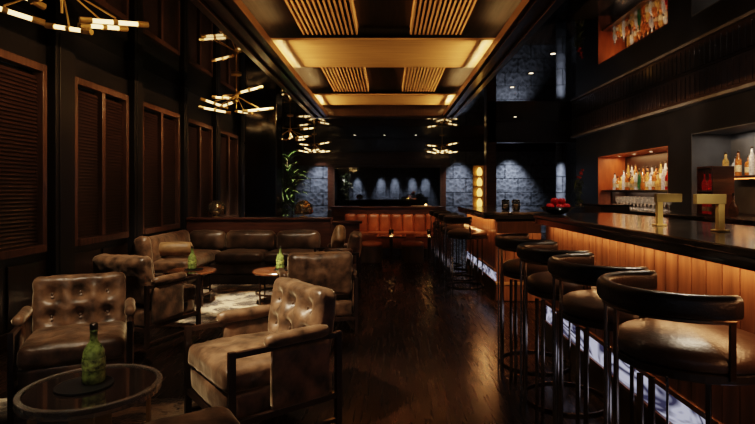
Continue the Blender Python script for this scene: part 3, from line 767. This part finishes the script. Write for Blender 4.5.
# lit display tower with amber jars beside the pier
t = thing('display_tower', 'slim lit display tower of amber jars beside the far pier', 'display stand', (2.12, 12.1, 0))
MB().box((-.13, -.12, 0), (.13, .12, .92)).build('plinth', M['wood_dark'], t, bevel=.005)
MB().box((-.13, .09, .921), (.13, .11, 1.9)).build('back_panel', M['brass_dim'], t)
for z in (.921, 1.16, 1.40, 1.64, 1.88): MB().box((-.13, -.11, z), (.13, .089, z + .015)).build('shelf', M['brass_dim'], t)
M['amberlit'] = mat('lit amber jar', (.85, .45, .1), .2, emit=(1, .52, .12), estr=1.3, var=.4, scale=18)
for i, z in enumerate((.9365, 1.1755, 1.4155, 1.6555)):
    lab(MB().lathe([(0, 0), (.045, 0), (.06, .03), (.065, .1), (.05, .15), (.03, .17), (.03, .19), (0, .19)], 16).build('amber_jar', M['amberlit'], None, (2.12, 12.05, z), smooth=True),
        'glowing amber jar, %s from the bottom of the lit display tower' % ORD[i], 'jar', 'amber jars in the display tower')

# ------------------------------------------------------------------ far banquette, tables, candles
t = thing('banquette', 'cognac orange channel-tufted banquette at the end of the aisle', 'banquette', (.06, 10.8, 0))
MB().box((-.98, -.36, 0), (.98, .36, .14)).build('plinth', M['wood_dark'], t, bevel=.005)
cushion('seat', (1.96, .66, .30), .05, M['orange_leather'], t, (0, -.04, .292), cuts=10, puff={2: .015})
for i in range(8):
    w = 1.96 / 8; cushion('back_channel', (w - .004, .14, .42), .05, M['orange_leather'], t, (-.98 + w * (i + .5), .27, .60), (math.radians(-5), 0, 0), cuts=8, puff={1: .02})
for x, n in ((.06, 'left'), (.78, 'right')):
    t = thing('cafe_table', 'small dark table before the orange banquette, %s one' % n, 'table', (x, 9.85, 0), 0, 'small tables before the banquette')
    MB().box((-.27, -.25, .43), (.27, .25, .46)).build('table_top', M['wood_table'], t, bevel=.006)
    MB().cyl((0, 0, .02), (0, 0, .43), .03).build('pedestal', M['wood_dark'], t)
    MB().lathe([(0, 0), (.18, 0), (.18, .012), (.04, .022), (0, .022)], 24).build('base', M['wood_dark'], t)
    c = thing('candle_holder', 'lit candle in a glass on the %s table before the banquette' % n, 'candle', (x + .0, 9.85, .4612), 0, 'lit candles on the banquette tables')
    MB().lathe([(0, 0), (.04, 0), (.045, .01), (.045, .11), (.041, .11), (.041, .012), (0, .01)], 16).build('glass_cup', M['glass'], c, smooth=True)
    MB().lathe([(0, .0115), (.03, .0115), (.03, .07), (.004, .075), (0, .095)], 12).build('candle', M['candle'], c)
for x, n in ((-.3, 'left'), (.44, 'middle')):
    t = thing('pouf', 'low dark pouf before the orange banquette, %s one' % n, 'pouf', (x, 9.3, 0), 0, 'low poufs before the banquette')
    MB().lathe([(0, .03), (.19, .03), (.2, .05), (.2, .32), (0, .32)], 24).build('base', M['velvet_dark'], t, smooth=False)
    MB().lathe([(0, .321), (.19, .321), (.205, .34), (.2, .38), (.15, .40), (0, .405)], 24).build('cushion', M['orange_leather'], t, smooth=True)
    MB().lathe([(0, 0), (.17, 0), (.17, .029), (0, .029)], 20).build('foot', M['wood_dark'], t)
# things on the half wall ledge
t = thing('ledge_tray', 'bright rectangular tray on the ledge above the banquette', 'tray', (.72, 11.27, .9665))
MB().box((-.22, -.06, 0), (.22, .06, .02)).build('tray_body', M['cream'], t, bevel=.004)
t = thing('ledge_candle', 'small candle glass on the tray on the ledge', 'candle', (.82, 11.27, .988))
MB().lathe([(0, 0), (.03, 0), (.034, .08), (.031, .08), (.028, .008), (0, .006)], 14).build('glass_cup', M['glass'], t, smooth=True)
MB().lathe([(0, .008), (.02, .008), (.02, .05), (0, .07)], 10).build('candle', M['candle'], t)

# ------------------------------------------------------------------ plants
def leaf(b, base, d, ln, w, droop):
    d = Vector(d).normalized(); side = d.cross(Vector((0, 0, 1))).normalized(); P = []
    n = 5; n0 = len(b.bm.faces)
    for i in range(n + 1):
        u = i / n; c = Vector(base) + d * ln * u + Vector((0, 0, -droop * u * u)); ww = w * math.sin(PI * min(1, .12 + .88 * u)) if i < n else 0
        P.append((b.bm.verts.new(c - side * ww), b.bm.verts.new(c + Vector((0, 0, -.15 * ww))), b.bm.verts.new(c + side * ww)))
    for p, q in zip(P, P[1:]):
        b.bm.faces.new((p[0], p[1], q[1], q[0])); b.bm.faces.new((p[1], p[2], q[2], q[1]))
t = thing('potted_plant', 'tall leafy green plant behind the sofa divider, right of the black pillar', 'plant', (-1.86, 9.6, 0))
MB().lathe([(0, 0), (.16, 0), (.22, .38), (.22, .42), (.19, .42), (.18, .38), (0, .38)], 24).build('pot', M['pot'], t, smooth=False)
s = MB()
for (dx, dy, h) in ((0, 0, 1.9), (.09, .03, 1.55), (-.08, .05, 1.2)): s.cyl((dx * .5, dy, .38), (dx * 1.6, dy, h), .016, .009, 8)
s.build('stem', M['trunk'], t)
lf = MB()
for (dx, dy, h0, h1) in ((0, 0, .9, 2.0), (.12, .03, .8, 1.65), (-.11, .05, .7, 1.35)):
    for i in range(64):
        a = random.uniform(0, 2 * PI); z = random.uniform(h0, h1)
        leaf(lf, (dx, dy, z), (math.cos(a), math.sin(a), random.uniform(.2, 1.2)), random.uniform(.25, .46), random.uniform(.02, .038), random.uniform(.08, .26))
lf.build('foliage', M['leaf'], t)
t = thing('flower_vase', 'black vase of trailing green stems with red blooms by the back-bar wall', 'plant', (3.95, 10.75, 0))
MB().lathe([(0, 0), (.10, 0), (.14, .3), (.12, .7), (.07, .98), (.08, 1.05), (.06, 1.05), (.05, .98), (0, .9)], 20).build('vase', M['pot'], t, smooth=True)
s = MB()
for i in range(6): s.cyl((random.uniform(-.02, .02), 0, .95), (random.uniform(-.09, .09), random.uniform(-.08, .08), random.uniform(1.4, 1.7)), .006, .004, 6)
s.build('stem', M['leaf'], t)
lf = MB()
for i in range(50):
    a = random.uniform(0, 2 * PI); z = random.uniform(1.0, 1.6); leaf(lf, (random.uniform(-.05, .05), random.uniform(-.05, .05), z), (math.cos(a), math.sin(a), random.uniform(-.4, .9)), random.uniform(.1, .2), .02, .1)
lf.build('foliage', M['leaf'], t)
for i in range(5):
    MB().ball((0, 0, 0), .035, (1, 1, .7), 10).build('bloom', M['petal'], t, (random.uniform(-.09, .09), random.uniform(-.08, .08), random.uniform(1.55, 1.74)), smooth=True)

# ------------------------------------------------------------------ dome lamps on the divider
def dome_lamp(label, x):
    t = thing('dome_lamp', label, 'table lamp', (x, 8.07, .8915), 0, 'smoked dome lamps on the divider')
    MB().lathe([(0, 0), (.07, 0), (.07, .012), (.02, .02), (0, .02)], 24).build('base', M['brass_dim'], t)
    MB().cyl((0, 0, .02), (0, 0, .14), .012).build('stem', M['brass_dim'], t)
    pr = [(.145 * math.cos(math.radians(a)), .12 + .145 * math.sin(math.radians(a))) for a in range(-30, 91, 10)]
    pr[-1] = (0, pr[-1][1]); inn = [(r * .96, .12 + (z - .12) * .96) for r, z in pr][::-1]
    MB().lathe(inn[::-1][::-1] and pr[::1] + inn, 28).build('lamp_shade', M['lamp_glass'], t, smooth=True)
    MB().ball((0, 0, .17), .028, seg=12).build('bulb', M['lens'], t, smooth=True)
    return t
dome_lamp('smoked glass dome lamp on the sofa divider, left of the pillar', -2.66)
dome_lamp('smoked glass dome lamp on the sofa divider, right of the pillar', -1.31)

# ------------------------------------------------------------------ chandeliers
def chandelier():
    t = thing('chandelier', '', 'chandelier')
    MB().lathe([(0, 0), (.07, 0), (.07, -.02), (.02, -.03), (0, -.03)], 20).build('canopy', M['brass'], t)
    MB().cyl((0, 0, -.03), (0, 0, -.47), .008, seg=8).build('stem', M['brass'], t)
    MB().lathe([(0, -.27), (.03, -.275), (.035, -.30), (.03, -.325), (0, -.33)], 14).build('hub', M['brass'], t, smooth=True)
    tubes = [((-.50, -.02, -.46), (-.10, .10, -.52)), ((.10, -.08, -.52), (.50, .03, -.46)), ((-.38, -.34, -.40), (-.08, -.14, -.49)), ((.09, .15, -.49), (.38, .34, -.42)),
             ((-.42, .34, -.26), (-.08, .2, -.30)), ((.06, -.24, -.31), (.42, -.34, -.24)), ((-.12, .45, -.44), (.16, .25, -.50)), ((.12, -.48, -.45), (-.14, -.28, -.5))]
    for p, q in tubes:
        p, q = Vector(p), Vector(q); mid = (p + q) / 2; u = (q - p).normalized()
        hub = Vector((0, 0, -.30 if mid.z < -.35 else -.28))
        MB().cyl(hub, mid + Vector((0, 0, .03)), .006, seg=6).build('arm', M['brass'], t)
        b = MB(); b.cyl(p + u * .035, q - u * .035, .0145, seg=10)
        b.mi = 1; b.cyl(p, p + u * .07, .021, seg=10); b.cyl(q - u * .07, q, .021, seg=10); b.cyl(mid - u * .015, mid + u * .015, .020, seg=10)
        b.cyl(mid, mid + Vector((0, 0, .035)), .006, seg=6)
        b.build('lamp_tube', [M['tube'], M['brass']], t, smooth=False)
    return t
cg = 'brass tube chandeliers'
cd = chandelier(); cd.location = (-2.07, 7.1, ZC - .001); cd.rotation_euler = (0, 0, .05); lab(cd, 'brass chandelier of glowing glass tubes hanging over the long sofa', 'chandelier', cg)
dup(cd, 'brass chandelier of glowing tubes nearest the camera, cropped at the top left', (-2.07, 3.3, ZC - .001), .5, cg)
dup(cd, 'brass chandelier of glowing tubes beyond the black pillar, above the plant', (-2.07, 11.0, ZC - .001), 1.0, cg)
dup(cd, 'brass chandelier of glowing tubes at the back wall, left of the mirror', (-2.07, 14.6, ZC - .001), .3, cg)
dup(cd, 'brass chandelier of glowing tubes at the back wall, right of the mirror', (1.55, 14.9, ZC - .001), .1, cg)

# recessed downlights
dl = [(1.92, 6.05, 'first of three over the far bar'), (1.94, 7.05, 'second of three over the far bar'), (1.91, 8.0, 'third of three over the far bar'),
      (-.95, 14.9, 'left one of three before the back wall'), (-.1, 14.9, 'middle one of three before the back wall'), (.8, 14.9, 'right one of three before the back wall'),
      (2.74, 11.2, 'beside the pier'), (3.3, 13.6, 'before the slate wall right of the pier')]
def downlight(x, y, l, z=ZC):
    t = thing('downlight', 'small round recessed ceiling light, ' + l, 'ceiling light', (x, y, z - .001), 0, 'recessed ceiling lights')
    MB().lathe([(.03, 0), (.042, 0), (.042, -.006), (.03, -.004), (.03, 0)], 18).build('trim_ring', M['chrome'], t)
    MB().lathe([(0, -.001), (.029, -.001), (.029, -.003), (0, -.003)], 16).build('lens', M['lens'], t)
for x, y, l in dl: downlight(x, y, l)
for y, l in ((6.2, 'left one in the near niche'), (5.4, 'right one in the near niche')): downlight(4.45, y, l, 2.078)
for i, y in enumerate((10.0, 9.4, 8.8, 8.2)): downlight(4.45, y, '%s from the left in the far niche' % ORD[i], 1.967)

# ------------------------------------------------------------------ lights
WARM, GOLD, ORANGE, COOL = (1, .79, .56), (1, .62, .26), (1, .42, .13), (.78, .86, 1.0)
def spot(loc, tgt, e, ang, col=WARM, blend=.7, r=.03):
    l = bpy.data.lights.new('spot', 'SPOT'); l.energy = e; l.spot_size = math.radians(ang); l.spot_blend = blend; l.color = col; l.shadow_soft_size = r
    o = bpy.data.objects.new('spot', l); COL.objects.link(o); o.location = loc
    o.rotation_euler = (Vector(tgt) - Vector(loc)).to_track_quat('-Z', 'Y').to_euler(); return o
def area(loc, size, tgt, e, col, spread=180):
    l = bpy.data.lights.new('area', 'AREA'); l.shape = 'RECTANGLE'; l.size, l.size_y = size; l.energy = e; l.color = col; l.spread = math.radians(spread)
    o = bpy.data.objects.new('area', l); COL.objects.link(o); o.location = loc
    o.rotation_euler = (Vector(tgt) - Vector(loc)).to_track_quat('-Z', 'Y').to_euler(); return o
# coves inside the tray: strips lying on the side beams, shining up and inward
def cove(x, ya, yb, e, tilt):
    o = area((x, (ya + yb) / 2, 2.85), (.03, yb - ya), (x, (ya + yb) / 2, 4), e, GOLD); o.rotation_euler = (PI, tilt, 0); return o
for x, tl in ((-1.24, -.75), (1.12, .75)):
    cove(x, 5.75, 6.9, 4.5, tl); cove(x, 7.0, 8.9, 5, tl); cove(x, 9.0, 9.95, 5, tl); cove(x, 3.5, 5.6, 3, tl)
def graze(ya, yb, e):
    for x, tx in ((-1.24, .6), (1.12, -.7)):
        o = area((x, (ya + yb) / 2, 2.86), (yb - ya, .02), (tx, (ya + yb) / 2, 3.05), e, (1, .58, .24), 60)
graze(5.72, 6.9, 6); graze(9.0, 9.95, 5.5); graze(2.6, 5.6, 10); graze(7.0, 8.9, 8)
# under-bar glow
def strip_down(x, ya, yb, z, e, col, tilt):
    o = area((x, (ya + yb) / 2, z), (.02, yb - ya), (x, (ya + yb) / 2, 0), e, col); o.rotation_euler = (0, tilt, 0); return o
strip_down(1.275, -1.2, 4.2, 1.034, 10, (1, .50, .22), .0)
strip_down(1.22, 6.2, 8.3, .965, 6, (1, .44, .16), .1)
# niches
o = area((4.5, 9.1, 1.96), (.3, 2.4), (4.5, 9.1, 0), 11, (1, .50, .22)); o.rotation_euler = (0, 0, 0)
o = area((4.6, 9.1, 1.28), (.1, 2.4), (4.6, 9.1, 0), 2.5, (1, .7, .5)); o.rotation_euler = (0, 0, 0)
spot((4.25, 9.7, 1.95), (4.5, 9.6, 1.4), 14, 110, (1, .75, .5))
spot((4.25, 8.6, 1.95), (4.5, 8.5, 1.4), 14, 110, (1, .75, .5))
o = area((4.5, 5.9, 2.07), (.3, 2.2), (4.5, 5.9, 0), 4, (1, .85, .7)); o.rotation_euler = (0, 0, 0)
o = area((4.33, 5.9, 1.45), (.02, 2.0), (4.33, 5.9, 0), 3, ORANGE); o.rotation_euler = (0, 0, 0)
spot((4.25, 6.4, 2.0), (4.55, 6.5, 1.55), 10, 60, (1, .6, .3))
spot((3.9, 6.4, 2.4), (4.0, 6.3, 1.2), 14, 40, (1, .5, .4))
# lounge pin spots
spot((-1.75, 2.0, 2.85), (-.62, 3.05, .55), 380, 27)
spot((-1.5, 2.0, 2.85), (-2.05, 3.4, .6), 270, 26)
spot((-1.5, 1.9, 2.85), (-1.33, 2.35, .45), 200, 18)
spot((-1.6, 5.0, 2.85), (-1.6, 6.0, .0), 520, 26)
spot((-1.2, 2.0, 2.85), (-1.2, 2.75, .0), 170, 40)
spot((-1.3, 3.9, 2.85), (-.65, 4.75, .65), 110, 26)
spot((-.6, 2.9, 2.85), (-.62, 4.65, .6), 130, 24)
spot((-1.6, 3.9, 2.85), (-2.2, 4.7, .5), 180, 28)
spot((-2.0, 5.6, 2.85), (-2.75, 6.6, .6), 140, 28)
spot((-2.1, 4.7, 2.85), (-2.27, 6.03, .5), 150, 11)
for x in (-2.43, -1.67, -1.05): spot((x + .25, 7.2, 2.85), (x, 7.70, .58), 110, 7, WARM, .6)
spot((-1.0, 6.2, 2.85), (-.5, 6.9, .7), 45, 24)
spot((-.9, .7, 2.7), (-.75, 1.25, .7), 26, 40)
# wash on the window wall, divider and plant
for y in (4.4, 5.8, 7.3, 8.8, 10.4): spot((-2.2, y, 2.86), (-3.2, y + .1, 1.5), 20, 75, (1, .62, .36))
spot((-1.6, 6.6, 2.86), (-1.7, 8.0, .8), 60, 60)
spot((-2.6, 6.9, 2.86), (-2.6, 8.0, .82), 30, 50)
spot((-1.5, 8.75, 2.86), (-1.86, 9.6, 1.3), 420, 62, (1, .9, .7))
# aisle end
for x in (-.5, .1, .75): spot((x, 9.9, 2.68), (x, 10.95, .6), 40, 30, (1, .62, .36))
# slate walls
for x in (-2.05, 2.15): spot((x, 15.45, 2.8), (x, 15.9, 0.6), 140, 62, COOL, 1.0)
spot((3.7, 15.45, 2.8), (3.75, 15.9, .6), 170, 70, COOL, 1.0)
spot((4.3, 12.9, 2.75), (4.62, 13.9, 1.3), 190, 36, COOL, 1.0)
for x in (-2.0, -.45, .45, 1.6, 2.45): spot((x, YF + .42, 2.8), (x, YF + .2, .4), 420, 46, COOL, 1.0)
# stools, bar top, back bar
spot((1.9, 1.4, 2.85), (1.3, 1.9, .8), 8, 16, WARM)
spot((2.0, 3.4, 2.85), (1.55, 2.6, 1.1), 60, 60, WARM)
spot((.9, .9, 2.6), (1.48, 2.58, 1.2), 170, 12, WARM, 1.0)
spot((1.6, 3.7, 2.85), (1.36, 4.12, 1.12), 50, 20, WARM)
spot((1.55, 4.9, 2.85), (1.53, 6.15, .42), 260, 24, (1, .52, .22))
spot((1.92, 7.0, 2.85), (1.5, 7.0, 1.05), 30, 60, WARM)
for y in (3.4, 5.2, 7.2, 9.2): spot((3.1, y, 2.2), (4.15, y + .5, 2.62), 13, 100, (1, .84, .70))
spot((2.9, 8.0, 2.86), (4.2, 8.2, 1.6), 12, 90, (1, .8, .65))
# aisle floor and tray beams
spot((.1, 6.6, 2.7), (.1, 5.4, 0), 14, 60)
spot((.1, 3.4, 2.7), (.1, 3.2, 0), 6, 70)

W = bpy.data.worlds.new('world'); S.world = W; W.use_nodes = True
W.node_tree.nodes['Background'].inputs['Color'].default_value = (.012, .009, .007, 1); W.node_tree.nodes['Background'].inputs['Strength'].default_value = .3

# ------------------------------------------------------------------ camera
cam = bpy.data.cameras.new('camera'); co = bpy.data.objects.new('camera', cam); COL.objects.link(co)
co.location = (0, 0, 1.3); co.rotation_euler = (PI / 2, 0, 0)
cam.sensor_width = 36; cam.lens = 36 * 520 / 755; cam.shift_x = -10.5 / 755; cam.shift_y = -21 / 755; cam.clip_start = .02
S.camera = co
S.view_settings.view_transform = 'Filmic'
S.view_settings.look = 'Medium High Contrast'
S.view_settings.exposure = 0.75
